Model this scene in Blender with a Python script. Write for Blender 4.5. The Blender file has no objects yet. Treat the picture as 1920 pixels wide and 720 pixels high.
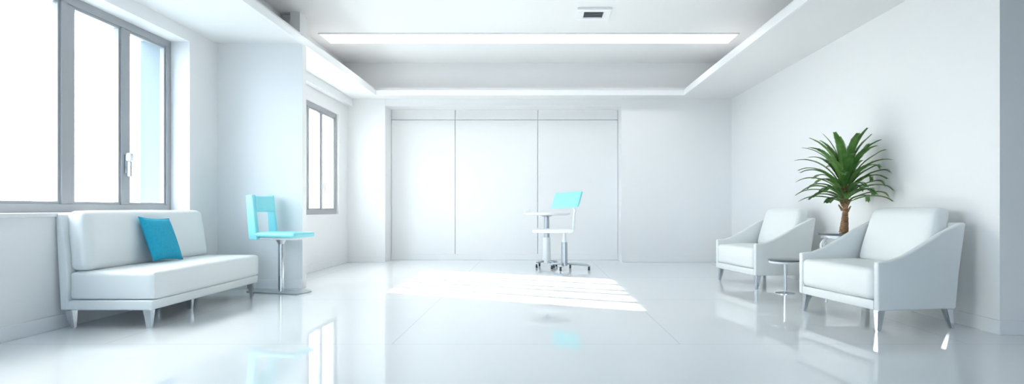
import bpy, bmesh, math, random
from mathutils import Vector, Matrix, noise
random.seed(11)
R = math.radians
S = bpy.context.scene
C = S.collection
EYE = 0.9

# ---------------------------------------------------------------- materials
def mat(name, col, rough=0.5, metal=0.0, coat=0.0, spec=0.5, bump=None, emit=None):
    m = bpy.data.materials.new(name); m.use_nodes = True
    nt = m.node_tree; b = nt.nodes['Principled BSDF']
    b.inputs['Base Color'].default_value = (*col, 1)
    b.inputs['Roughness'].default_value = rough
    b.inputs['Metallic'].default_value = metal
    b.inputs['Coat Weight'].default_value = coat
    b.inputs['Specular IOR Level'].default_value = spec
    if emit:
        b.inputs['Emission Color'].default_value = (*emit[0], 1)
        b.inputs['Emission Strength'].default_value = emit[1]
    if bump:
        sc, st, dist = bump
        tc = nt.nodes.new('ShaderNodeTexCoord'); n = nt.nodes.new('ShaderNodeTexNoise')
        n.inputs['Scale'].default_value = sc; n.inputs['Detail'].default_value = 4
        bp = nt.nodes.new('ShaderNodeBump'); bp.inputs['Strength'].default_value = st
        bp.inputs['Distance'].default_value = dist
        nt.links.new(tc.outputs['Object'], n.inputs['Vector'])
        nt.links.new(n.outputs['Fac'], bp.inputs['Height'])
        nt.links.new(bp.outputs['Normal'], b.inputs['Normal'])
    return m

def varied(name, c1, c2, scale, rough, bump=0.0, stretch=(1, 1, 1), dist=0.002):
    m = mat(name, c1, rough); nt = m.node_tree; b = nt.nodes['Principled BSDF']
    tc = nt.nodes.new('ShaderNodeTexCoord'); mp = nt.nodes.new('ShaderNodeMapping')
    mp.inputs['Scale'].default_value = stretch
    n = nt.nodes.new('ShaderNodeTexNoise'); n.inputs['Scale'].default_value = scale; n.inputs['Detail'].default_value = 5
    rp = nt.nodes.new('ShaderNodeValToRGB')
    rp.color_ramp.elements[0].color = (*c1, 1); rp.color_ramp.elements[1].color = (*c2, 1)
    rp.color_ramp.elements[0].position = 0.35; rp.color_ramp.elements[1].position = 0.68
    L = nt.links.new
    L(tc.outputs['Object'], mp.inputs['Vector']); L(mp.outputs['Vector'], n.inputs['Vector'])
    L(n.outputs['Fac'], rp.inputs['Fac']); L(rp.outputs['Color'], b.inputs['Base Color'])
    if bump:
        bp = nt.nodes.new('ShaderNodeBump'); bp.inputs['Strength'].default_value = bump
        bp.inputs['Distance'].default_value = dist
        L(n.outputs['Fac'], bp.inputs['Height']); L(bp.outputs['Normal'], b.inputs['Normal'])
    return m

WALL = mat('white_wall_paint', (0.872, 0.872, 0.87), 0.6, bump=(220, 0.03, 0.001))
CEIL = mat('white_ceiling_paint', (0.85, 0.85, 0.848), 0.7)
TRIM = mat('white_trim_paint', (0.86, 0.87, 0.875), 0.35)
FRAME = mat('grey_window_metal', (0.40, 0.405, 0.42), 0.4, 0.2)
LEATHER = mat('white_leather', (0.83, 0.855, 0.85), 0.42, bump=(90, 0.06, 0.002))
CHROME = mat('polished_metal', (0.62, 0.65, 0.68), 0.14, 1.0)
STEEL = mat('brushed_grey_metal', (0.52, 0.55, 0.58), 0.3, 0.8)
CYAN = mat('cyan_vinyl', (0.31, 0.80, 0.86), 0.4)
BLUE = varied('blue_cushion_fabric', (0.005, 0.34, 0.52), (0.012, 0.40, 0.58), 60, 0.75, 0.25, dist=0.001)
WHITEP = mat('white_gloss_plastic', (0.86, 0.88, 0.89), 0.3)
DARK = mat('dark_rubber', (0.05, 0.055, 0.065), 0.5)
SMOKE = mat('smoked_glass_top', (0.10, 0.12, 0.14), 0.12, 0.0, 0.5)
VENTD = mat('vent_shadow_metal', (0.16, 0.17, 0.18), 0.6)
TRUNK = varied('palm_bark', (0.20, 0.095, 0.05), (0.42, 0.24, 0.13), 26, 0.85, 0.8, (1, 1, 3), 0.01)
LEAF = varied('palm_green', (0.06, 0.18, 0.03), (0.17, 0.34, 0.09), 9, 0.42)
LEAF2 = varied('palm_light_green', (0.11, 0.25, 0.045), (0.24, 0.42, 0.13), 9, 0.42)
LAMP = mat('lit_diffuser', (0.9, 0.92, 0.93), 0.5, emit=((1, 1, 1), 3.0))
BLOCKER = mat('pale_sun_blocker', (0.75, 0.77, 0.78), 0.8)  # for the unseen block added outside to stop the sun
OUTG = mat('pale_outdoor_paving', (0.55, 0.56, 0.56), 0.8)

def glass_mat():
    m = bpy.data.materials.new('clear_pane_glass'); m.use_nodes = True; nt = m.node_tree
    nt.nodes.remove(nt.nodes['Principled BSDF'])
    t = nt.nodes.new('ShaderNodeBsdfTransparent'); g = nt.nodes.new('ShaderNodeBsdfGlossy')
    t.inputs['Color'].default_value = (0.97, 0.985, 0.98, 1)
    g.inputs['Roughness'].default_value = 0.02
    lw = nt.nodes.new('ShaderNodeLayerWeight'); lw.inputs['Blend'].default_value = 0.5
    pw = nt.nodes.new('ShaderNodeMath'); pw.operation = 'POWER'; pw.inputs[1].default_value = 4.0
    f = nt.nodes.new('ShaderNodeMath'); f.operation = 'MULTIPLY_ADD'; f.inputs[1].default_value = 0.5; f.inputs[2].default_value = 0.03
    nt.links.new(lw.outputs['Facing'], pw.inputs[0]); nt.links.new(pw.outputs[0], f.inputs[0])
    x = nt.nodes.new('ShaderNodeMixShader'); L = nt.links.new
    L(f.outputs[0], x.inputs[0]); L(t.outputs[0], x.inputs[1]); L(g.outputs[0], x.inputs[2])
    L(x.outputs[0], nt.nodes['Material Output'].inputs['Surface'])
    return m
GLASS = glass_mat()

def floor_mat():
    m = mat('polished_white_floor_tile', (0.8, 0.84, 0.86), 0.03, spec=0.5)
    m.node_tree.nodes['Principled BSDF'].inputs['IOR'].default_value = 1.95
    nt = m.node_tree; b = nt.nodes['Principled BSDF']; L = nt.links.new
    tc = nt.nodes.new('ShaderNodeTexCoord'); sp = nt.nodes.new('ShaderNodeSeparateXYZ')
    L(tc.outputs['Object'], sp.inputs[0])
    def joint(sock, off, pitch, w):
        a = nt.nodes.new('ShaderNodeMath'); a.operation = 'SUBTRACT'; a.inputs[1].default_value = off
        L(sock, a.inputs[0])
        p = nt.nodes.new('ShaderNodeMath'); p.operation = 'PINGPONG'; p.inputs[1].default_value = pitch / 2
        L(a.outputs[0], p.inputs[0])
        c = nt.nodes.new('ShaderNodeMath'); c.operation = 'LESS_THAN'; c.inputs[1].default_value = w
        L(p.outputs[0], c.inputs[0]); return c.outputs[0]
    jx = joint(sp.outputs['X'], 0.96, 1.92, 0.004)
    jy = joint(sp.outputs['Y'], 3.91, 1.92, 0.005)
    far = nt.nodes.new('ShaderNodeMath'); far.operation = 'GREATER_THAN'; far.inputs[1].default_value = 3.91   # the near row is one wide slab
    mu = nt.nodes.new('ShaderNodeMath'); mu.operation = 'MULTIPLY'
    L(sp.outputs['Y'], far.inputs[0]); L(far.outputs[0], mu.inputs[0]); L(jx, mu.inputs[1]); jx = mu.outputs[0]
    mx = nt.nodes.new('ShaderNodeMath'); mx.operation = 'MAXIMUM'; L(jx, mx.inputs[0]); L(jy, mx.inputs[1])
    mix = nt.nodes.new('ShaderNodeMix'); mix.data_type = 'RGBA'
    mix.inputs['A'].default_value = (0.83, 0.86, 0.875, 1); mix.inputs['B'].default_value = (0.66, 0.71, 0.74, 1)
    L(mx.outputs[0], mix.inputs['Factor']); L(mix.outputs['Result'], b.inputs['Base Color'])
    return m
FLOOR = floor_mat()

# ---------------------------------------------------------------- mesh helpers
def link(name, bm, m, parent=None, smooth=False):
    me = bpy.data.meshes.new(name); bm.normal_update(); bm.to_mesh(me); bm.free()
    me.materials.append(m)
    if smooth:
        for p in me.polygons: p.use_smooth = True
        try: me.set_sharp_from_angle(angle=R(38))
        except Exception: pass
    o = bpy.data.objects.new(name, me); C.objects.link(o)
    if parent: o.parent = parent
    return o

def tag(o, label, cat, group=None):
    o['label'] = label; o['category'] = cat
    if group: o['group'] = group
    return o

def thing(name, label, cat, loc, rz=0.0, group=None):
    o = bpy.data.objects.new(name, None); C.objects.link(o)
    o.empty_display_size = 0.1; o.location = loc; o.rotation_euler = (0, 0, rz)
    return tag(o, label, cat, group)

def struct(name, bm, m, parent=None, smooth=False):
    o = link(name, bm, m, parent, smooth)
    if parent is None: o['kind'] = 'structure'
    return o

def box(bm, x0, x1, y0, y1, z0, z1, bev=0.0, seg=2):
    t = bmesh.new(); bmesh.ops.create_cube(t, size=1.0)
    for v in t.verts:
        v.co = Vector(((x0+x1)/2 + v.co.x*(x1-x0), (y0+y1)/2 + v.co.y*(y1-y0), (z0+z1)/2 + v.co.z*(z1-z0)))
    if bev: bmesh.ops.bevel(t, geom=t.edges[:], offset=bev, segments=seg, profile=0.5, affect='EDGES')
    merge(bm, t); return bm

def merge(bm, t, M=None):
    if M is not None: bmesh.ops.transform(t, matrix=M, verts=t.verts)
    me = bpy.data.meshes.new('tmp'); t.to_mesh(me); t.free(); bm.from_mesh(me); bpy.data.meshes.remove(me)

def B(): return bmesh.new()

def prism(profile, y0, y1, bev=0.0, seg=2, axis='y'):
    """profile of (x,z) points extruded along y"""
    t = bmesh.new()
    a = [t.verts.new((x, y0, z)) for x, z in profile]; b = [t.verts.new((x, y1, z)) for x, z in profile]
    n = len(profile)
    t.faces.new(a); t.faces.new(b[::-1])
    for i in range(n): t.faces.new((a[i], b[i], b[(i+1) % n], a[(i+1) % n]))
    bmesh.ops.recalc_face_normals(t, faces=t.faces)
    if bev:
        ed = [e for e in t.edges if len(e.link_faces) == 2 and e.calc_face_angle(0) > R(30)]
        bmesh.ops.bevel(t, geom=ed, offset=bev, segments=seg, profile=0.5, affect='EDGES')
    return t

def soft_box(w, d, h, r=0.03, bulge=(0, 0, 0), n=14, warp=None):
    """rounded, slightly stuffed cushion block centred on the origin"""
    t = bmesh.new(); bmesh.ops.create_cube(t, size=2.0)
    bmesh.ops.subdivide_edges(t, edges=t.edges[:], cuts=n, use_grid_fill=True)
    hx, hy, hz = w/2, d/2, h/2
    def ease(c, half):      # push samples toward the rim so the rounding is well sampled
        return math.copysign(abs(c)**0.6, c)*half
    for v in t.verts:
        u = v.co.copy()
        p = Vector((ease(u.x, hx), ease(u.y, hy), ease(u.z, hz)))
        q = Vector((max(-hx+r, min(hx-r, p.x)), max(-hy+r, min(hy-r, p.y)), max(-hz+r, min(hz-r, p.z))))
        dv = p - q
        if dv.length > 1e-9: p = q + dv.normalized()*r
        fx, fy, fz = (1-min(1, abs(p.x/hx))**2), (1-min(1, abs(p.y/hy))**2), (1-min(1, abs(p.z/hz))**2)
        if abs(u.x) > 0.999: p.x += math.copysign(bulge[0]*fy*fz, u.x)
        if abs(u.y) > 0.999: p.y += math.copysign(bulge[1]*fx*fz, u.y)
        if abs(u.z) > 0.999: p.z += math.copysign(bulge[2]*fx*fy, u.z)
        if warp: p = warp(p)
        v.co = p
    return t

def cone(bm, p0, p1, r0, r1, seg=20):
    p0, p1 = Vector(p0), Vector(p1); d = p1-p0
    t = bmesh.new(); bmesh.ops.create_cone(t, cap_ends=True, segments=seg, radius1=r0, radius2=r1, depth=d.length)
    M = Matrix.Translation((p0+p1)/2) @ d.to_track_quat('Z', 'Y').to_matrix().to_4x4()
    merge(bm, t, M); return bm

def lathe(prof, seg=40):
    t = bmesh.new(); rings = []
    for r, z in prof:
        rings.append([t.verts.new((r*math.cos(2*math.pi*i/seg), r*math.sin(2*math.pi*i/seg), z)) for i in range(seg)])
    for a, b in zip(rings, rings[1:]):
        for i in range(seg): t.faces.new((a[i], a[(i+1) % seg], b[(i+1) % seg], b[i]))
    t.faces.new(rings[0][::-1]); t.faces.new(rings[-1])
    return t

def tube(bm, pts, r, seg=12, rad=None):
    pts = [Vector(p) for p in pts]; rings = []
    prev = None
    for i, p in enumerate(pts):
        d = (pts[min(i+1, len(pts)-1)] - pts[max(i-1, 0)]).normalized()
        if prev is None:
            a = d.orthogonal().normalized()
        else:
            a = (prev - d*prev.dot(d)).normalized()
        prev = a; b = d.cross(a); rr = rad[i] if rad else r
        rings.append([bm.verts.new(p + (a*math.cos(2*math.pi*k/seg) + b*math.sin(2*math.pi*k/seg))*rr) for k in range(seg)])
    for a, b in zip(rings, rings[1:]):
        for k in range(seg): bm.faces.new((a[k], a[(k+1) % seg], b[(k+1) % seg], b[k]))
    bm.faces.new(rings[0][::-1]); bm.faces.new(rings[-1]); return bm

def tree_copy(o, loc, rz, label, parent=None):
    c = o.copy(); C.objects.link(c)
    if parent is None:
        c.location = loc; c.rotation_euler = (0, 0, rz); c['label'] = label
    else: c.parent = parent
    for ch in [k for k in bpy.data.objects if k.parent == o]:
        tree_copy(ch, None, None, None, c)
    return c

# ---------------------------------------------------------------- room shell
XL, XF, XR = -3.6, -3.2, 3.32        # near left wall, far left wall, right wall
YP = 6.63                            # partition
YB, YR = 9.955, 10.38                # front plane of back wall piers, recessed panels
ZS, ZSL, ZT = 2.77, 2.885, 3.35      # soffit underside, soffit top, tray ceiling
LIPL, LIPR, LIPB = -2.65, 2.45, 9.607
YN = -3.5

struct('floor', box(B(), -4.1, 7.2, YN, 10.7, -0.12, 0), FLOOR)

# near left wall with window openings
W1 = (2.0, 6.1, 0.87, 2.64)
bm = B(); X0 = -4.1
box(bm, X0, XL, YN, YP+0.11, 0, W1[2]); box(bm, X0, XL, YN, YP+0.11, W1[3], ZT)
box(bm, X0, XL, YN, W1[0], W1[2], W1[3])
box(bm, X0, XL, W1[1], YP+0.11, W1[2], W1[3])
struct('wall_left', bm, WALL)
# far left wall
W2 = (6.98, 9.52, 0.82, 2.44)
bm = B(); X0 = -3.42
box(bm, X0, XF, YP+0.11, YR+0.3, 0, W2[2]); box(bm, X0, XF, YP+0.11, YR+0.3, W2[3], ZT)
box(bm, X0, XF, YP+0.11, W2[0], W2[2], W2[3]); box(bm, X0, XF, W2[1], YR+0.3, W2[2], W2[3])
struct('wall_left_far', bm, WALL)
bm = box(B(), XL, -2.64, YP, YP+0.11, 0, ZS)
struct('wall_partition', bm, WALL)
# right wall, turning away at its near end
bm = box(B(), XR, XR+0.2, 4.2, YR+0.3, 0, ZT); box(bm, XR+0.2, 7.2, 4.2, 4.4, 0, ZT)
struct('wall_right', bm, WALL)
struct('wall_right_far', box(B(), 7.2, 7.4, YN, 4.4, 0, ZT), WALL)

# wall behind the camera, added to cut front light; an open gap admits daylight
bm = B()
box(bm, -4.1, -1.2, YN-0.2, YN, 0, ZT); box(bm, 1.2, 7.2, YN-0.2, YN, 0, ZT); box(bm, -1.2, 1.2, YN-0.2, YN, 2.3, ZT)
struct('wall_front', bm, WALL)

# back wall : two piers, header, three recessed panels with open joints
px = (-2.56, -1.43, 0.03, 1.45)
bm = box(B(), XF, px[0], YB, YR+0.1, 0, ZT)
box(bm, px[3], XR, YB, YR+0.1, 0, ZT)
box(bm, px[0], px[3], YB+0.02, YR+0.1, 2.655, ZT)
box(bm, px[0], px[3], YR+0.03, YR+0.3, 0, 2.655)
g = 0.005
for a, b in zip(px, px[1:]):
    box(bm, a+g, b-g, YR, YR+0.04, 0.0, 2.474, 0.003); box(bm, a+g, b-g, YR, YR+0.04, 2.482, 2.655, 0.003)
struct('wall_back', bm, WALL)

# ceiling: tray + soffit slabs
bm = box(B(), -4.1, 7.2, YN, YR+0.3, ZT, ZT+0.15)
box(bm, -3.6, -3.32, YP+0.11, 9.83, ZSL+0.01, ZT)
box(bm, 3.12, XR, YN, 9.83, ZSL, ZT)
box(bm, -3.4, XR, 9.83, YB, ZSL, ZT)
struct('ceiling', bm, CEIL)
bm = box(B(), XF, -3.03, 7.40, 7.52, ZSL, ZT); box(bm, -3.05, -2.93, 7.28, 7.52, ZSL, ZT)
struct('wall_cove', bm, WALL)
bm = B()
def lip_slab(x0, x1, y0, y1): box(bm, x0, x1, y0, y1, ZS, ZSL, 0.0)
lip_slab(-3.6, LIPL, YN, YP); lip_slab(XF, LIPL, YP+0.11, LIPB); box(bm, -2.64+0.0, LIPL+0.005, YP, YP+0.11, ZS, ZSL)
lip_slab(XF, XR, LIPB, YR-0.0)
lip_slab(LIPR, XR, YN, LIPB)
struct('ceiling_soffit', bm, CEIL)
# raised lip running round the tray opening
def lip(n, x0, x1, y0, y1, z0=ZS-0.012, z1=ZS+0.075):
    struct('trim_%d' % n, box(B(), x0, x1, y0, y1, z0, z1, 0.004), TRIM)
lip(1, LIPL, LIPL+0.035, YN, LIPB)
lip(2, LIPR-0.035, LIPR, YN, LIPB)
lip(3, LIPL, LIPR, LIPB-0.035, LIPB)
# pelmet above the far window
struct('trim_4', box(B(), XF, XF+0.09, YP+0.11, YB, ZS-0.13, ZS, 0.004), TRIM)

# baseboards
def baseboard(name, x0, x1, y0, y1, h=0.105):
    struct('baseboard_'+name, box(B(), x0, x1, y0, y1, 0, h, 0.004), TRIM)
baseboard('left', XL, XL+0.016, YN, YP)
baseboard('left_far', XF, XF+0.016, YP+0.11, YB)
baseboard('partition', XL+0.016, -2.64, YP-0.016, YP)
baseboard('right', XR-0.016, XR, 4.184, YB)
baseboard('right_near', XR, 7.2, 4.184, 4.2)
baseboard('back_left', XF+0.016, px[0], YB-0.016, YB)
baseboard('back', px[0], px[3], YR-0.016, YR)
baseboard('back_right', px[3], XR-0.016, YB-0.016, YB)

# windows
def window(name, X, y0, y1, z0, z1, mull, fw, depth, handle=None, sill=None):
    r = bpy.data.objects.new(name, None); C.objects.link(r); r.location = (X, (y0+y1)/2, z0); r['kind'] = 'structure'
    oy = (y0+y1)/2
    def loc(bm): bmesh.ops.translate(bm, vec=(-X, -oy, -z0), verts=bm.verts); return bm
    bm = B()
    box(bm, X-depth/2, X+depth/2, y0, y1, z0, z0+fw, 0.004); box(bm, X-depth/2, X+depth/2, y0, y1, z1-fw, z1, 0.004)
    box(bm, X-depth/2, X+depth/2, y0, y0+fw, z0+fw, z1-fw, 0.004); box(bm, X-depth/2, X+depth/2, y1-fw, y1, z0+fw, z1-fw, 0.004)
    link('window_frame', loc(bm), FRAME, r)
    ed = [y0+fw]
    for y, w in mull:
        bm = box(B(), X-depth/2-0.0, X+depth/2+0.0, y-w/2, y-w*0.05, z0+fw, z1-fw, 0.004)
        box(bm, X-depth/2+0.012, X+depth/2-0.012, y-w*0.05, y+w/2, z0+fw, z1-fw, 0.004)
        link('mullion', loc(bm), FRAME, r); ed += [y-w/2, y+w/2]
    ed.append(y1-fw)
    for a, b in zip(ed[::2], ed[1::2]):
        bm = B(); s = 0.022
        for q in ((a, a+s, z0+fw, z1-fw), (b-s, b, z0+fw, z1-fw), (a+s, b-s, z0+fw, z0+fw+s), (a+s, b-s, z1-fw-s, z1-fw)):
            box(bm, X-depth*0.3, X+depth*0.28, *q)
        link('sash', loc(bm), FRAME, r)
        link('pane', loc(box(B(), X-0.004, X+0.004, a+s, b-s, z0+fw+s, z1-fw-s)), GLASS, r)
    if handle:
        hy, hz, k = handle
        bm = box(B(), X+depth/2, X+depth/2+0.018*k, hy-0.02*k, hy+0.02*k, hz-0.13*k, hz+0.045*k, 0.004)
        box(bm, X+depth/2+0.018*k, X+depth/2+0.05*k, hy-0.012*k, hy+0.012*k, hz-0.16*k, hz-0.02*k, 0.004)
        h = link('window_handle', loc(bm), STEEL, r)
        bm = B(); t = soft_box(0.05*k, 0.055*k, 0.08*k, 0.018*k, n=5); merge(bm, t, Matrix.Translation((X+depth/2+0.035*k, hy, hz+0.02*k)))
        kn = link('handle_knob', loc(bm), WHITEP, h, True)
    return r
window('window_1', -3.83, *W1, [(2.72, 0.11), (3.72, 0.13), (4.76, 0.13), (5.43, 0.11)], 0.07, 0.07, (5.43, 1.36, 1.0))
window('window_2', -3.27, *W2, [(7.54, 0.06), (8.05, 0.06), (8.36, 0.06), (8.88, 0.06)], 0.07, 0.07, (8.88, 1.3, 0.9))
struct('trim_5', box(B(), XL-0.20, XL+0.02, W1[0], W1[1], W1[2]-0.03, W1[2]+0.002, 0.005), TRIM)

OUTJ = mat('blue_grey_jamb_shade', (0.24, 0.28, 0.30), 0.8)
struct('trim_6', box(B(), -4.1, -3.87, W1[1]-0.02, W1[1]+0.0, W1[2], W1[3]), OUTJ)  # added lining, darkened in colour so the outer jamb reads as shade

# ---------------------------------------------------------------- ceiling fittings
lt = thing('ceiling_light', 'long thin white linear light panel recessed across the raised ceiling', 'light', (-0.1, 8.4, ZT))
yl0, yl1 = 1100/135.0, 1100/127.5
bm = B(); fr = 0.02
for q in ((-3.03, 2.83, yl0, yl0+fr), (-3.03, 2.83, yl1-fr, yl1), (-3.03, -3.03+fr, yl0+fr, yl1-fr), (2.83-fr, 2.83, yl0+fr, yl1-fr)):
    box(bm, q[0]+0.1, q[1]+0.1, q[2]-8.4, q[3]-8.4, -0.02, 0.0)
link('frame', bm, TRIM, lt)
link('diffuser', box(B(), -3.03+fr+0.1, 2.83-fr+0.1, yl0+fr-8.4, yl1-fr-8.4, -0.012, 0.0), LAMP, lt)

vt = thing('ceiling_vent', 'small white square air vent with dark louvre slats in the raised ceiling', 'vent', (0.715, 7.33, ZT))
bm = B(); a, b = 0.21, 0.12
for q in ((-a, a, -a, -b), (-a, a, b, a), (-a, -b, -b, b), (b, a, -b, b)):
    box(bm, q[0], q[1], q[2], q[3], -0.03, 0.0, 0.004)
link('frame', bm, TRIM, vt)
link('backing', box(B(), -b, b, -b, b, -0.006, 0.0), VENTD, vt)
for i in range(5):
    t = B(); box(t, -b, b, -0.02, 0.02, -0.002, 0.002)
    bm = B(); merge(bm, t, Matrix.Translation((0, -0.10+0.05*i, -0.016)) @ Matrix.Rotation(R(28), 4, 'X'))
    link('slat', bm, STEEL, vt)

# ---------------------------------------------------------------- leg helper
def splay_leg(x, y, h, dx, dy, r0, r1, m, parent, name='leg'):
    bm = B()
    t = bmesh.new(); bmesh.ops.create_cone(t, cap_ends=True, segments=4, radius1=r1*1.41, radius2=r0*1.41, depth=h)
    bmesh.ops.rotate(t, verts=t.verts, matrix=Matrix.Rotation(R(45), 3, 'Z'))
    bmesh.ops.bevel(t, geom=t.edges[:], offset=0.005, segments=2, affect='EDGES')
    for v in t.verts:
        k = 0.5 - v.co.z/h
        v.co.x += x + dx*k; v.co.y += y + dy*k; v.co.z += h/2
    merge(bm, t)
    return link(name, bm, m, parent, True)

# ---------------------------------------------------------------- sofa (faces +X)
SL, SY = 1.68, 5.24
sofa = thing('sofa', 'long armless white leather sofa on metal legs below the window', 'sofa', (-3.22, SY, 0))
zl = 0.14
bm = B(); merge(bm, prism([(-0.33, zl), (0.335, zl), (0.345, 0.215), (-0.33, 0.215)], -SL/2, SL/2, 0.012, 3))
link('base', bm, LEATHER, sofa, True)
bm = B(); merge(bm, soft_box(0.645, SL-0.01, 0.215, 0.032, (0.006, 0.004, 0.012), 18), Matrix.Translation((0.035, 0, 0.322)))
link('seat_cushion', bm, LEATHER, sofa, True)
bm = B(); merge(bm, prism([(-0.29, zl+0.002), (-0.282, 0.40), (-0.325, 0.80), (-0.332, 0.86), (-0.362, 0.868), (-0.378, 0.85), (-0.34, zl+0.002)], -SL/2-0.012, SL/2+0.012, 0.012, 3))
link('backrest', bm, LEATHER, sofa, True)
def lean(p):
    p = p.copy(); p.x += -0.13*(p.z+0.225); p.y *= (1 - 0.035*(p.z+0.225)/0.45); return p
bm = B(); merge(bm, soft_box(0.14, SL-0.03, 0.455, 0.045, (0.014, 0.004, 0.006), 18, lean), Matrix.Translation((-0.222, 0, 0.658)))
link('back_cushion', bm, LEATHER, sofa, True)
for sx in (1, -1):
    for sy, dy in ((-1, -0.012), (1, 0.012)):
        splay_leg(sx*0.285-(0.02 if sx < 0 else 0), sy*(SL/2-0.05), zl, sx*0.012 if sx > 0 else -0.03+0.055, dy, 0.031, 0.016, CHROME, sofa)
splay_leg(0.1, 0.05, zl, 0, 0, 0.03, 0.02, CHROME, sofa)
splay_leg(-0.2, 0.05, zl, 0, 0, 0.03, 0.02, CHROME, sofa)

# pillow: pinched square
def pillow_bm(s, th):
    t = bmesh.new(); n = 22; V = {}
    for side in (1, -1):
        for i in range(n+1):
            for j in range(n+1):
                u, v = 2*i/n-1, 2*j/n-1
                rim = max(abs(u), abs(v)) > 0.999
                if side == -1 and rim: V[(side, i, j)] = V[(1, i, j)]; continue
                pin = 1-0.075*(1-v*v)*u*u; pin2 = 1-0.075*(1-u*u)*v*v
                h = th/2*((1-u**2)*(1-v**2))**0.42
                h += 0.004*noise.noise(Vector((u*2.2, v*2.2, side)))*(1-u*u)*(1-v*v)*2
                V[(side, i, j)] = t.verts.new((side*h, u*s/2*pin, v*s/2*pin2))
    for side in (1, -1):
        for i in range(n):
            for j in range(n):
                f = [V[(side, i, j)], V[(side, i+1, j)], V[(side, i+1, j+1)], V[(side, i, j+1)]]
                t.faces.new(f if side == 1 else f[::-1])
    return t
pl = thing('throw_pillow', 'bright blue square throw pillow leaning on the back of the white sofa', 'pillow', (-3.252, 5.18, 0.447))
M = Matrix.Translation((-0.055, 0, 0.19)) @ Matrix.Rotation(R(-21), 4, 'Y') @ Matrix.Rotation(R(-3), 4, 'X')
t = pillow_bm(0.40, 0.11); bm = B(); merge(bm, t, M); link('cover', bm, BLUE, pl, True)
bm = B(); pts = []
for k in range(81):
    q = k/80*4; s_ = int(q) % 4; f = (q-int(q))*2-1
    u, v = [(f, -1), (1, f), (-f, 1), (-1, -f)][s_]
    pin = 1-0.075*(1-v*v)*u*u; pin2 = 1-0.075*(1-u*u)*v*v
    pts.append(M @ Vector((0, u*0.2*pin, v*0.2*pin2)))
tube(bm, pts, 0.0035, 6); link('piping', bm, BLUE, pl, True)

# ---------------------------------------------------------------- armchairs (local front = -X, width along Y)
def make_armchair(label, loc, rz):
    a = thing('armchair', label, 'armchair', loc, rz, 'white armchairs along the right wall')
    W, zl = 0.96, 0.155; th = 0.05
    side = [(-0.335, zl), (0.32, zl), (0.345, 0.4), (0.405, 0.795), (0.37, 0.80), (0.20, 0.725), (0.03, 0.63), (-0.12, 0.555), (-0.22, 0.522), (-0.335, 0.512)]
    for s in (-1, 1):
        y0, y1 = (s*W/2, s*(W/2-th)) if s < 0 else (s*(W/2-th), s*W/2)
        bm = B(); merge(bm, prism(side, y0, y1, 0.014, 3)); link('arm', bm, LEATHER, a, True)
    bm = B(); merge(bm, prism([(-0.335, zl), (-0.335, 0.225), (0.30, 0.225), (0.30, zl)], -W/2+th, W/2-th, 0.01, 2))
    link('base', bm, LEATHER, a, True)
    bm = B(); merge(bm, prism([(0.275, zl), (0.32, zl), (0.345, 0.4), (0.405, 0.79), (0.37, 0.80), (0.308, 0.4)], -W/2+th-0.004, W/2-th+0.004, 0.012, 3))
    link('backrest', bm, LEATHER, a, True)
    bm = B(); merge(bm, soft_box(0.60, W-2*th-0.012, 0.235, 0.04, (0.012, 0.002, 0.016), 18), Matrix.Translation((-0.045, 0, 0.345)))
    link('seat_cushion', bm, LEATHER, a, True)
    def lean(p):
        p = p.copy(); p.x += 0.27*(p.z+0.23); p.y *= 1-0.10*max(0, (p.z+0.1)/0.35); return p
    bm = B(); merge(bm, soft_box(0.15, W-2*th-0.10, 0.46, 0.055, (0.020, 0.004, 0.010), 18, lean), Matrix.Translation((0.225, 0, 0.675)))
    link('back_cushion', bm, LEATHER, a, True)
    for sx in (-1, 1):
        for sy in (-1, 1):
            splay_leg(sx*0.285, sy*(W/2-0.05), zl, sx*0.018+(0.0 if sx < 0 else 0.012), sy*0.012, 0.030, 0.015, CHROME, a)
    return a
ac = make_armchair('larger looking white armchair in front, nearest the right wall end', (2.745, 4.80, 0), R(9.2))
tree_copy(ac, (2.70, 7.06, 0), R(9.2), 'white armchair farther back, left of the palm')
ac['label'] = 'white leather armchair nearest the camera, right of the palm'

# ---------------------------------------------------------------- small side table
st = thing('side_table', 'small low side table with dark round top between the two white armchairs', 'table', (2.665, 6.27, 0))
bm = B(); merge(bm, lathe([(0.165, 0.345), (0.175, 0.35), (0.175, 0.362), (0.165, 0.366)])); link('tabletop', bm, SMOKE, st, True)
bm = B(); merge(bm, lathe([(0.150, 0.322), (0.166, 0.326), (0.166, 0.345), (0.150, 0.345)])); link('top_rim', bm, WHITEP, st, True)
bm = cone(B(), (0, 0, 0.01), (0, 0, 0.325), 0.017, 0.017); link('pole', bm, CHROME, st, True)
bm = B(); merge(bm, lathe([(0.10, 0.0), (0.10, 0.006), (0.03, 0.014), (0.018, 0.02)])); link('base', bm, CHROME, st, True)

# ---------------------------------------------------------------- plant stand
PX, PY = 2.98, 5.66
ps = thing('plant_stand', 'round dark topped plant stand with curved pale legs under the palm', 'stand', (PX, PY, 0))
bm = B(); merge(bm, lathe([(0.22, 0.645), (0.245, 0.65), (0.25, 0.66), (0.245, 0.67), (0.22, 0.672)])); link('tabletop', bm, SMOKE, ps, True)
bm = B(); merge(bm, lathe([(0.15, 0.615), (0.21, 0.62), (0.21, 0.645), (0.15, 0.645)])); link('apron', bm, STEEL, ps, True)
for k in range(4):
    an = R(195+90*k)
    pts = []
    for i in range(25):
        q = i/24
        rad = 0.16 + 0.115*math.sin(min(1, q*2.4)*math.pi) + (0.05*((q-0.42)/0.58) if q > 0.42 else 0)
        z = 0.63 - 0.62*q
        if q < 0.42: z = 0.63 - 0.62*0.42*(q/0.42)**1.6
        pts.append((rad*math.cos(an), rad*math.sin(an), z))
    link('leg', tube(B(), pts, 0.013, 10), WHITEP, ps, True)
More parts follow.
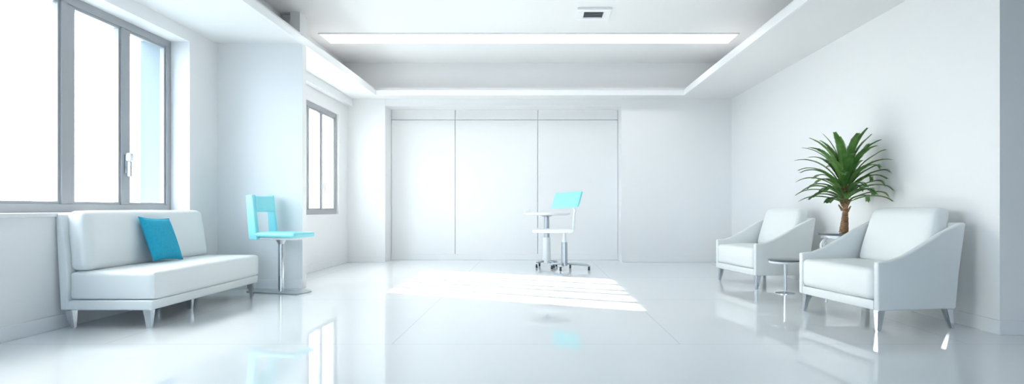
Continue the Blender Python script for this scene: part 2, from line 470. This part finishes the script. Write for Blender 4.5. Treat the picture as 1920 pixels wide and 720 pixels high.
bm = B(); pts = [(0.17*math.cos(R(10*k)), 0.17*math.sin(R(10*k)), 0.30) for k in range(37)]
link('stretcher', tube(B(), pts, 0.008, 8), WHITEP, ps, True); bm.free()

# ---------------------------------------------------------------- palm
palm = thing('palm_plant', 'green palm with brown trunk standing between the two white armchairs', 'plant', (PX, PY, 0.6735))
bm = B()
pts, rad = [], []
for i in range(41):
    q = i/40
    pts.append((-0.012+0.015*math.sin(q*3.0), 0.0, 0.45*q))
    rad.append((0.042-0.018*min(1, q*2.2)+0.008*max(0, (q-0.55)/0.45))*(1+0.07*((i % 4) == 0)))
tube(bm, pts, 0, 18, rad); link('trunk', bm, TRUNK, palm, True)
bm = B()
for k in range(16):
    an = k*2.399; z = 0.20+0.014*k; r = 0.022
    c = Vector((r*math.cos(an), r*math.sin(an), z)); tip = c*1.0+Vector((0.035*math.cos(an), 0.035*math.sin(an), 0.055))
    cone(bm, c, tip, 0.014, 0.005, 8)
link('leaf_sheath', bm, TRUNK, palm, True)

def frond(an, el, L, z0, droop, width, m):
    bm = B(); n = 20; pts = []; p = Vector((0.02*math.cos(an), 0.02*math.sin(an), z0)); e = el
    for i in range(n+1):
        pts.append(p.copy())
        d = Vector((math.cos(e)*math.cos(an), math.cos(e)*math.sin(an), math.sin(e)))
        p = p + d*L/n; e -= droop/n*(0.5+1.1*i/n)
    # keep clear of the wall behind
    lim = XR-PX-0.035
    for q in pts:
        if q.x > lim*0.65: q.x = lim*0.65+(lim*0.35)*(1-math.exp(-(q.x-lim*0.65)/(lim*0.35)))
    rr = [0.0045*(1-0.8*i/n)+0.0006 for i in range(n+1)]
    tube(bm, pts, 0, 5, rr)
    side0 = Vector((-math.sin(an), math.cos(an), 0))
    m_ = 30
    for i in range(m_):
        q = 0.16+0.84*i/(m_-1); k = q*n; a = int(min(n-1, k)); c = pts[a].lerp(pts[a+1], min(1, k-a))
        d = (pts[a+1]-pts[a]).normalized(); up = side0.cross(d).normalized()*-1
        if up.z < 0: up = -up
        ll = width*(0.35+0.65*math.sin(math.pi*min(1, (q*0.88+0.10))))*random.uniform(0.9, 1.08)
        for s in (-1, 1):
            out = (d*0.86+side0*s*0.50+up*0.12).normalized()
            tip = c+out*ll-Vector((0, 0, ll*0.14)); mid = c+out*ll*0.45+Vector((0, 0, ll*0.02))
            for t_ in (tip, mid):
                if t_.x > lim+0.012: t_.x = lim+0.012
            w = 0.0085; nrm = (out.cross(up)).normalized()
            v = [bm.verts.new(c-nrm*w*0.4), bm.verts.new(mid-nrm*w), bm.verts.new(tip), bm.verts.new(mid+nrm*w), bm.verts.new(c+nrm*w*0.4)]
            mm = bm.verts.new(mid-up*0.0025)
            bm.faces.new((v[0], v[1], mm)); bm.faces.new((v[1], v[2], mm)); bm.faces.new((v[2], v[3], mm)); bm.faces.new((v[3], v[4], mm)); bm.faces.new((v[4], v[0], mm))
    link('frond', bm, m, palm, False)
specs = []
NF = 60
for k in range(NF):
    q = k/(NF-1)
    el = R(86 - 64*q**1.15); L_ = 0.47+0.09*math.sin(math.pi*min(1, q*1.5+0.02))**0.8*(q < 0.66)-0.06*q+random.uniform(-0.03, 0.03)
    specs.append((k*2.39996+0.4, el, L_, 0.50-0.22*q, R(20+62*math.sin(math.pi*min(1.0, 0.08+q*0.75))), 0.085))
for s_ in specs: frond(s_[0]+random.uniform(-.15, .15), *s_[1:], random.choice([LEAF, LEAF, LEAF2]))

# ---------------------------------------------------------------- cyan pedestal chair, by the partition (local front = +X)
cc = thing('pedestal_chair', 'cyan padded chair on a single chrome pole in front of the partition', 'chair', (-2.80, 6.33, 0), R(-17))
zs = 0.575
bm = B(); merge(bm, soft_box(0.56, 0.34, 0.05, 0.022, (0.004, 0.002, 0.01), 14), Matrix.Translation((0.085, 0, zs+0.052)))
link('seat', bm, CYAN, cc, True)
bm = B(); box(bm, -0.17, 0.31, -0.13, 0.13, zs, zs+0.03, 0.008); link('seat_pan', bm, WHITEP, cc, True)
for s in (-1, 1):
    bm = B(); w = 0.05 if s < 0 else 0.03
    merge(bm, prism([(-0.215, zs), (-0.255, 1.05), (-0.165, 1.055), (-0.105, zs)], s*0.145-w/2, s*0.145+w/2, 0.012, 3))
    link('back_post', bm, CYAN, cc, True)
bm = B(); t = soft_box(0.05, 0.27, 0.17, 0.018, (0.006, 0, 0), 10)
merge(bm, t, Matrix.Translation((-0.165, 0, 0.955)) @ Matrix.Rotation(R(-5), 4, 'Y')); link('backrest', bm, CYAN, cc, True)
bm = cone(B(), (0.06, 0, 0.012), (0.06, 0, zs), 0.03, 0.03, 28); cone(bm, (0.06, 0, zs-0.05), (0.06, 0, zs), 0.03, 0.06, 28); link('pole', bm, CHROME, cc, True)
bm = B(); box(bm, -0.30, 0.34, -0.11, 0.14, 0, 0.016, 0.006); link('base_plate', bm, STEEL, cc, True)

# ---------------------------------------------------------------- wheeled stands in the middle
def caster(parent, x, y):
    bm = B(); cone(bm, (x-0.014, y, 0.03), (x+0.014, y, 0.03), 0.03, 0.03, 18)
    c = link('caster', bm, DARK, parent, True)
    bm = B(); box(bm, x-0.02, x+0.02, y-0.014, y+0.014, 0.045, 0.075, 0.004); link('caster_fork', bm, STEEL, c)

tb = thing('rolling_table', 'white round topped pedestal table on casters behind the swivel chair', 'table', (0.165, 9.12, 0), 0)
bm = B(); merge(bm, lathe([(0.30, 0.805), (0.355, 0.815), (0.365, 0.828), (0.36, 0.84), (0.34, 0.845)], 48)); link('tabletop', bm, WHITEP, tb, True)
bm = B(); merge(bm, soft_box(0.09, 0.05, 0.07, 0.02, n=6), Matrix.Translation((-0.30, 0.0, 0.872))); link('knob', bm, WHITEP, tb, True)
bm = cone(B(), (0, 0, 0.45), (0, 0, 0.81), 0.045, 0.04, 24); cone(bm, (0, 0, 0.78), (0, 0, 0.812), 0.05, 0.13, 24); link('upper_column', bm, STEEL, tb, True)
bm = cone(B(), (0, 0, 0.06), (0, 0, 0.46), 0.065, 0.058, 24); link('lower_column', bm, WHITEP, tb, True)
bm = B()
for k in range(4):
    an = R(35+90*k); x, y = 0.19*math.cos(an), 0.19*math.sin(an)
    tube(bm, [(0, 0, 0.10), (x*0.5, y*0.5, 0.088), (x, y, 0.075)], 0.016, 10)
link('foot_frame', bm, STEEL, tb, True)
for k in range(4):
    an = R(35+90*k); caster(tb, 0.19*math.cos(an), 0.19*math.sin(an))

ch = thing('swivel_chair', 'white swivel chair with a cyan back pad, on a wheeled column', 'chair', (0.42, 8.70, 0), 0)
bm = B(); merge(bm, soft_box(0.60, 0.42, 0.05, 0.022, (0.002, 0.002, 0.008), 14), Matrix.Translation((-0.17, 0, 0.578))); link('seat', bm, WHITEP, ch, True)
bm = B(); tube(bm, [(0.06, 0, 0.555), (0.11, 0.0, 0.565), (0.135, 0, 0.60), (0.14, 0, 0.72), (0.145, 0, 0.83), (0.16, 0.0, 0.88), (0.11, 0.0, 0.97)], 0.02, 12)
link('back_bracket', bm, WHITEP, ch, True)
bm = B(); t = soft_box(0.43, 0.06, 0.235, 0.02, (0.0, 0.006, 0.0), 10, lambda p: Vector((p.x+0.24*p.z, p.y+0.15*p.z, p.z+0.05*p.x)))
merge(bm, t, Matrix.Translation((0.035, -0.02, 1.035)) @ Matrix.Rotation(R(-24), 4, 'Z')); link('back_pad', bm, CYAN, ch, True)
bm = cone(B(), (0, 0, 0.06), (0, 0, 0.41), 0.05, 0.045, 24); link('lower_column', bm, STEEL, ch, True)
bm = cone(B(), (0, 0, 0.41), (0, 0, 0.555), 0.035, 0.022, 24); link('upper_column', bm, WHITEP, ch, True)
bm = B(); feet = [(-0.06, -0.10), (0.36, -0.06), (0.10, 0.22), (-0.18, 0.12)]
for x, y in feet: tube(bm, [(0, 0, 0.10), (x*0.5, y*0.5, 0.088), (x, y, 0.075)], 0.018, 10)
link('foot_frame', bm, STEEL, ch, True)
for x, y in feet: caster(ch, x, y)

# ---------------------------------------------------------------- outside: unseen block added left of the view to keep sun off the near window
d = Vector((-0.908, 0.418)); n = Vector((0.418, 0.908))
bm = B(); t = B(); box(t, 0, 6, -7.0, 4.45, 0, 15)
cx, cy = d.x*20, d.y*20
merge(bm, t, Matrix.Translation((cx, cy, 0)) @ Matrix(((d.x, n.x, 0, 0), (d.y, n.y, 0, 0), (0, 0, 1, 0), (0, 0, 0, 1))))
bmesh.ops.recalc_face_normals(bm, faces=bm.faces)
blk = struct('wall_sun_blocker', bm, BLOCKER)

# ---------------------------------------------------------------- light
sd = bpy.data.lights.new('sun', 'SUN'); sd.energy = 23.0; sd.angle = R(0.8); sd.color = (1.0, 0.95, 0.88)
so = bpy.data.objects.new('sun', sd); C.objects.link(so)
so.rotation_euler = Vector((4.18, -1.88, -2.32)).to_track_quat('-Z', 'Y').to_euler()
w = bpy.data.worlds.new('sky'); S.world = w; w.use_nodes = True
nt = w.node_tree; bg = nt.nodes['Background']; L = nt.links.new
# hazy sky: warm and bright on the sun's side, bluer and dimmer away from it
tc = nt.nodes.new('ShaderNodeTexCoord')
dt = nt.nodes.new('ShaderNodeVectorMath'); dt.operation = 'DOT_PRODUCT'; dt.inputs[1].default_value = (-0.80, 0.37, 0.47)
L(tc.outputs['Generated'], dt.inputs[0])
mr = nt.nodes.new('ShaderNodeMapRange'); mr.inputs['From Min'].default_value = -0.6; mr.inputs['From Max'].default_value = 0.9
L(dt.outputs['Value'], mr.inputs['Value'])
rp = nt.nodes.new('ShaderNodeValToRGB')
rp.color_ramp.elements[0].position = 0.0; rp.color_ramp.elements[0].color = (0.22, 0.32, 0.43, 1)
rp.color_ramp.elements[1].position = 1.0; rp.color_ramp.elements[1].color = (1.0, 0.975, 0.94, 1)
e = rp.color_ramp.elements.new(0.78); e.color = (0.48, 0.55, 0.61, 1)
L(mr.outputs['Result'], rp.inputs['Fac']); L(rp.outputs['Color'], bg.inputs['Color'])
sp = nt.nodes.new('ShaderNodeSeparateXYZ'); L(tc.outputs['Generated'], sp.inputs[0])
gr = nt.nodes.new('ShaderNodeMapRange'); gr.inputs['From Min'].default_value = -0.10; gr.inputs['From Max'].default_value = 0.0
gr.inputs['To Min'].default_value = 5.0; gr.inputs['To Max'].default_value = 13.0     # paved ground below the horizon, sky above
L(sp.outputs['Z'], gr.inputs['Value']); L(gr.outputs['Result'], bg.inputs['Strength'])

# ---------------------------------------------------------------- camera
cd = bpy.data.cameras.new('camera'); cam = bpy.data.objects.new('camera', cd); C.objects.link(cam)
cam.location = (0, 0, EYE); cam.rotation_euler = (R(90), 0, 0)
cd.sensor_width = 36; cd.lens = 1100/1920*36
cd.shift_x = -45/1920; cd.shift_y = 32/1920
cd.clip_start = 0.05; cd.clip_end = 200
S.camera = cam
S.view_settings.view_transform = 'Standard'; S.view_settings.look = 'None'
S.view_settings.gamma = 1.0; S.view_settings.use_curve_mapping = False
S.view_settings.exposure = 0.35
